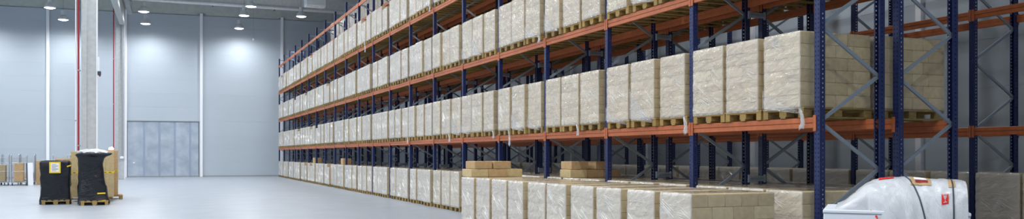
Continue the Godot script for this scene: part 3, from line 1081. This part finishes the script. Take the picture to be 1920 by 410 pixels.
	l.shadow_enabled = true
	l.light_color = Color(1.0, 0.93, 0.9)
	o.add_child(l)
	# wire roll cages
	var cage := cage_proto()
	var list := [[-8.18, 51.75, 0.12, "wire roll cage cut by the picture's left edge"], [-7.3, 51.45, 0.12, "wire roll cage next to the standing white board"], [-8.66, 52.75, 0.1, "wire roll cage behind the one cut by the left edge"], [-7.86, 52.75, 0.15, "wire roll cage standing behind and between two others, second row"], [-7.06, 52.6, 0.05, "wire roll cage in the second row behind the standing white board"], [-5.53, 53.2, 0.1, "wire roll cage rising behind the squat black load"], [-4.7, 54.2, -0.1, "wire roll cage behind brown carton between the black loads"]]
	for q in list:
		var d := cage.duplicate()
		d.name = numbered("roll_cage")
		add_child(d)
		d.position = at(q[0], 0, q[1])
		d.rotation.y = q[2]
		tag(d, q[3], "roll cage", "wire roll cages by the back wall")
	cage.free()
	for q in [[-7.3, 51.45, 0.42, 1.0, M.kraft_dark], [-8.18, 51.75, 0.45, 0.9, M.kraft_olive]]:
		o = thing("caged_carton", "brown carton standing inside the wire roll cage, %s one" % ("taller" if q[3] > 0.95 else "lower"), "carton", at(q[0], 0.2, q[1]))
		part(o, "carton_body", box(Vector3(q[2], q[3], 0.45), 0.01), q[4], Vector3(0, q[3] / 2, 0))
		part(o, "tape", box(Vector3(0.05, 0.001, 0.45)), M.kraft_olive, Vector3(0, q[3] + 0.001, 0))
	o = thing("leaning_board", "white board standing upright beside the wire roll cages", "board", at(-6.72, 0, 50.9), 0.5)
	part(o, "sheet", box(Vector3(0.3, 1.2, 0.04), 0.006), M.white, Vector3(0, 0.6, 0), Vector3(-0.06, 0, 0))
	part(o, "edge_strip", box(Vector3(0.05, 1.2, 0.05), 0.006), M.dark, Vector3(-0.16, 0.6, 0.02), Vector3(-0.06, 0, 0))
	o = thing("tall_carton", "slim brown carton upright behind the white board by the cages", "carton", at(-6.42, 0, 52.2), 0.1)
	part(o, "carton_body", box(Vector3(0.35, 1.3, 0.4), 0.01), M.kraft_dark, Vector3(0, 0.65, 0))
	part(o, "tape", box(Vector3(0.05, 0.001, 0.4)), M.kraft_olive, Vector3(0, 1.301, 0))
	o = thing("pallet", "empty-looking wooden pallet carrying small cartons near the back wall", "pallet", at(-7.41, 0, 57.77), 0.05)
	part(o, "boards", pallet_mesh(), M.wood)
	for q in [[-7.65, 0.42, "smaller"], [-7.2, 0.5, "larger"]]:
		var b := thing("small_carton", "%s brown carton on the wooden pallet near the back wall" % q[2], "carton", at(q[0], 0.146, 57.77))
		part(b, "carton_body", box(Vector3(0.4, q[1], 0.4), 0.01), M.kraft_dark, Vector3(0, q[1] / 2, 0))
		part(b, "tape", box(Vector3(0.05, 0.001, 0.4)), M.kraft_olive, Vector3(0, q[1] + 0.001, 0))
	o = thing("tall_carton", "tall brown carton just left of the squat black load near the wall", "carton", at(-6.75, 0, 57.1), 0.05)
	part(o, "carton_body", box(Vector3(0.5, 1.05, 0.5), 0.01), M.carton[1], Vector3(0, 0.525, 0))
	part(o, "tape", box(Vector3(0.05, 0.001, 0.5)), M.kraft_olive, Vector3(0, 1.051, 0))

func pallet_mesh() -> Mesh:
	if not cache.has("pallet"):
		var st := begin()
		for q in pallet_pieces(): add_box(st, q[2], q[1])
		cache["pallet"] = st.commit()
	return cache["pallet"]

func cage_proto() -> Node3D:
	var o := Node3D.new()
	var w := 0.36
	var d := 0.4
	var st := begin()
	add_box(st, Vector3(0, 0.17, 0), Vector3(0.74, 0.03, 0.82))
	part(o, "platform", st.commit(), M.wire)
	for x in [-w, w]:
		var f := begin()
		add_tube(f, [Vector3(x, 0.18, -d), Vector3(x, 1.6, -d), Vector3(x, 1.66, -d + 0.06), Vector3(x, 1.66, d - 0.06), Vector3(x, 1.6, d), Vector3(x, 0.18, d)], 0.016, 6)
		var fr := part(o, "side_frame", f.commit(), M.wire)
		var g := begin()
		for i in range(1, 12): add_tube(g, [Vector3(x, 0.18, -d + d * 2 * i / 12.0), Vector3(x, 1.66, -d + d * 2 * i / 12.0)], 0.007, 4)
		for y in [0.5, 0.9, 1.3]: add_tube(g, [Vector3(x, y, -d), Vector3(x, y, d)], 0.006, 4)
		part(fr, "wire_mesh", g.commit(), M.wire)
	var b := begin()
	for i in range(0, 12): add_tube(b, [Vector3(-w + w * 2 * i / 11.0, 0.18, -d), Vector3(-w + w * 2 * i / 11.0, 1.55, -d)], 0.007, 4)
	for y in [0.3, 0.7, 1.1, 1.5]: add_tube(b, [Vector3(-w, y, -d), Vector3(w, y, -d)], 0.009, 5)
	part(o, "back_wire_mesh", b.commit(), M.wire)
	for y in [0.75, 1.2]:
		var s := begin()
		add_tube(s, [Vector3(-w, y, d), Vector3(w, y, d)], 0.01, 5)
		part(o, "front_bar", s.commit(), M.wire)
	for x in [-w + 0.04, w - 0.04]:
		for z in [-d + 0.06, d - 0.06]:
			var c := begin()
			add_lathe(c, [[0.0001, 0.022], [0.045, 0.02], [0.06, 0.012], [0.06, -0.012], [0.045, -0.02], [0.0001, -0.022]], 12)
			part(o, "caster", c.commit(), M.dark, Vector3(x, 0.061, z), Vector3(0, 0, PI / 2))
			part(o, "caster_fork", box(Vector3(0.06, 0.06, 0.03)), M.wire, Vector3(x, 0.13, z))
	return o

# ---------------------------------------------------------------- white wrapped machine
const HUMP := [[-0.5, 1.18], [-0.44, 1.21], [-0.337, 1.30], [-0.247, 1.385], [-0.18, 1.42], [-0.112, 1.44], [0.0, 1.455], [0.067, 1.46], [0.2, 1.45], [0.29, 1.44], [0.426, 1.437], [0.58, 1.43]]
var crumple := FastNoiseLite.new()

func hump(x: float) -> float:
	for i in HUMP.size() - 1:
		if x <= HUMP[i + 1][0]:
			return -0.02 + lerpf(HUMP[i][1], HUMP[i + 1][1], clampf((x - HUMP[i][0]) / (HUMP[i + 1][0] - HUMP[i][0]), 0.0, 1.0))
	return HUMP[-1][1] - 0.02

func skin(x: float, t: float, off := 0.0) -> Vector3:
	var a := PI * t
	var fall := smoothstep(-0.3, 0.0, x)
	var base := 1.125 - 0.32 * fall
	var k: float = 0.44 + 0.06 * fall + 0.015 * crumple.get_noise_2d(x * 90.0, 7.0)
	var p := Vector3(x, base + (hump(x) - base + off) * pow(absf(sin(a)), 0.62), -signf(cos(a)) * (k + off) * pow(absf(cos(a)), 0.62))
	var box_ := smoothstep(0.15, 0.5, x)
	var e := lerpf(0.62, 0.42, box_)
	p.y = base + (hump(x) - base + off) * pow(absf(sin(a)), e)
	p.z = -signf(cos(a)) * (k + off) * pow(absf(cos(a)), e)
	var n := crumple.get_noise_2d(x * 160.0, t * 110.0) * 0.012
	return p + Vector3(0, n * absf(sin(a)), n)

func patch(x0: float, x1: float, t0: float, t1: float, off: float, nx: int, nt: int, shear := 0.0) -> Mesh:
	var st := begin()
	st.set_smooth_group(0)
	for i in nx:
		for j in nt:
			var q := []
			for c in [[0, 0], [0, 1], [1, 1], [1, 0]]:
				var x: float = lerpf(x0, x1, float(i + c[0]) / nx)
				var t: float = lerpf(t0, t1, float(j + c[1]) / nt)
				q.append([skin(x + shear * (t - 0.5), t, off), Vector2(x, t)])
			for k in [0, 2, 1, 0, 3, 2]:
				st.set_uv(q[k][1])
				st.add_vertex(q[k][0])
	st.generate_normals()
	st.generate_tangents()
	return st.commit()

func flat_on_skin(pts: Array, x0: float, x1: float, t0: float, t1: float, off: float) -> Mesh:
	# a small print, its outline given in a unit square laid on the skin (y from top to bottom)
	var st := begin()
	for i in range(1, pts.size() - 1):
		var v := []
		for p in [pts[0], pts[i], pts[i + 1]]: v.append(skin(lerpf(x0, x1, p.x), lerpf(t0, t1, p.y), off))
		tri(st, v[0], v[1], v[2])
		tri(st, v[0], v[2], v[1])
	return st.commit()

func machine() -> void:
	crumple.seed = 8
	crumple.frequency = 0.05
	crumple.fractal_octaves = 4
	var u := (1675.0 - 960.0) / F
	var z := 7.9
	var yaw := deg_to_rad(YAW)
	var c := z * (sin(yaw) + cos(yaw) * u)
	var a := z * (cos(yaw) - sin(yaw) * u)
	var o := thing("wrapped_machine", "bulky object under white wrinkled foil with black straps on a white crate", "wrapped goods", at(c, 0, a), -0.8)
	var crate := holder(o, "crate")
	part(crate, "crate_body", box(Vector3(1.2, 0.96, 0.94), 0.008), M.white_box, Vector3(0, 0.627, 0))
	part(crate, "crate_lid", box(Vector3(1.21, 0.03, 0.95), 0.006), M.white_box, Vector3(0, 1.122, 0))
	part(crate, "side_seam", box(Vector3(1.205, 0.006, 0.945)), M.grey, Vector3(0, 1.104, 0))
	part(o, "pallet", pallet_mesh(), M.wood)
	var foil := part(o, "foil", patch(-0.5, 0.58, 0.0, 1.0, 0.0, 54, 48), M.white_wrap)
	# the upright end of the bundle
	var st := begin()
	var n := 40
	for i in n:
		var p0 := skin(0.58, float(i) / n)
		var p1 := skin(0.58, float(i + 1) / n)
		quad(st, Vector3(0.58, 0.81, p0.z), Vector3(0.58, 0.81, p1.z), p1, p0)
	part(foil, "end_fold", st.commit(), M.white_wrap)
	part(o, "strap", patch(0.085, 0.098, 0.0, 1.0, 0.006, 1, 40, 0.36), M.dark)
	part(o, "strap", patch(0.462, 0.475, 0.0, 1.0, 0.006, 1, 40), M.dark)
	for x in [0.27, 0.468]: part(o, "strap_end", box(Vector3(0.014, 0.8, 0.003)), M.dark, Vector3(x, 0.5, 0.474))
	part(o, "corner_guard", patch(0.435, 0.49, 0.56, 0.71, 0.004, 4, 10), M.kraft_dark)
	part(o, "card_patch", patch(0.135, 0.3, 0.5, 0.68, 0.005, 8, 8), M.kraft_dark)
	part(o, "card_label", patch(0.165, 0.27, 0.53, 0.6, 0.008, 6, 6), M.paper)
	part(o, "card_stripe", patch(0.175, 0.275, 0.6, 0.645, 0.008, 6, 4), M.label_maroon)
	part(o, "red_tape", patch(-0.13, 0.0, 0.52, 0.58, 0.005, 6, 3), M.label_red)
	part(o, "red_tape", patch(-0.2, -0.14, 0.955, 0.97, 0.005, 4, 3), M.label_red)
	# fragile sticker: white wine glass on red
	var f := part(o, "fragile_sticker", patch(0.375, 0.43, 0.79, 0.868, 0.004, 4, 8), M.label_red)
	var dim := [0.375, 0.43, 0.79, 0.868, 0.007]
	var bowl := []
	for i in 11: bowl.append(Vector2(0.5 + 0.26 * cos(PI * i / 10.0), 0.22 + 0.34 * sin(PI * i / 10.0)))
	part(f, "glass_bowl", flat_on_skin(bowl, dim[0], dim[1], dim[2], dim[3], dim[4]), M.paper)
	part(f, "glass_stem", flat_on_skin([Vector2(0.46, 0.5), Vector2(0.54, 0.5), Vector2(0.54, 0.82), Vector2(0.46, 0.82)], dim[0], dim[1], dim[2], dim[3], dim[4]), M.paper)
	part(f, "glass_foot", flat_on_skin([Vector2(0.28, 0.8), Vector2(0.72, 0.8), Vector2(0.76, 0.88), Vector2(0.24, 0.88)], dim[0], dim[1], dim[2], dim[3], dim[4]), M.paper)
	part(f, "header_bar", flat_on_skin([Vector2(0.12, 0.07), Vector2(0.88, 0.07), Vector2(0.88, 0.15), Vector2(0.12, 0.15)], dim[0], dim[1], dim[2], dim[3], dim[4]), M.paper)

# ---------------------------------------------------------------- scene
func _ready() -> void:
	var cam := Camera3D.new()
	cam.name = "camera"
	add_child(cam)
	cam.position = Vector3(0, EYE, 0)
	cam.rotation.y = -deg_to_rad(YAW)
	var near := 0.1
	cam.set_frustum(near * 410.0 / F, Vector2(0, near * 84.5 / F), near, 200.0)
	cam.current = true
	var env := Environment.new()
	env.background_mode = Environment.BG_COLOR
	env.background_color = Color(0, 0, 0)
	env.tonemap_mode = Environment.TONE_MAPPER_LINEAR
	env.tonemap_exposure = 1.06
	env.sdfgi_enabled = true
	env.ssao_enabled = true
	env.ssil_enabled = true
	var we := WorldEnvironment.new()
	we.name = "environment"
	we.environment = env
	add_child(we)
	materials()
	room()
	lamps()
	racks()
	fill_racks()
	floor_group()
	machine()
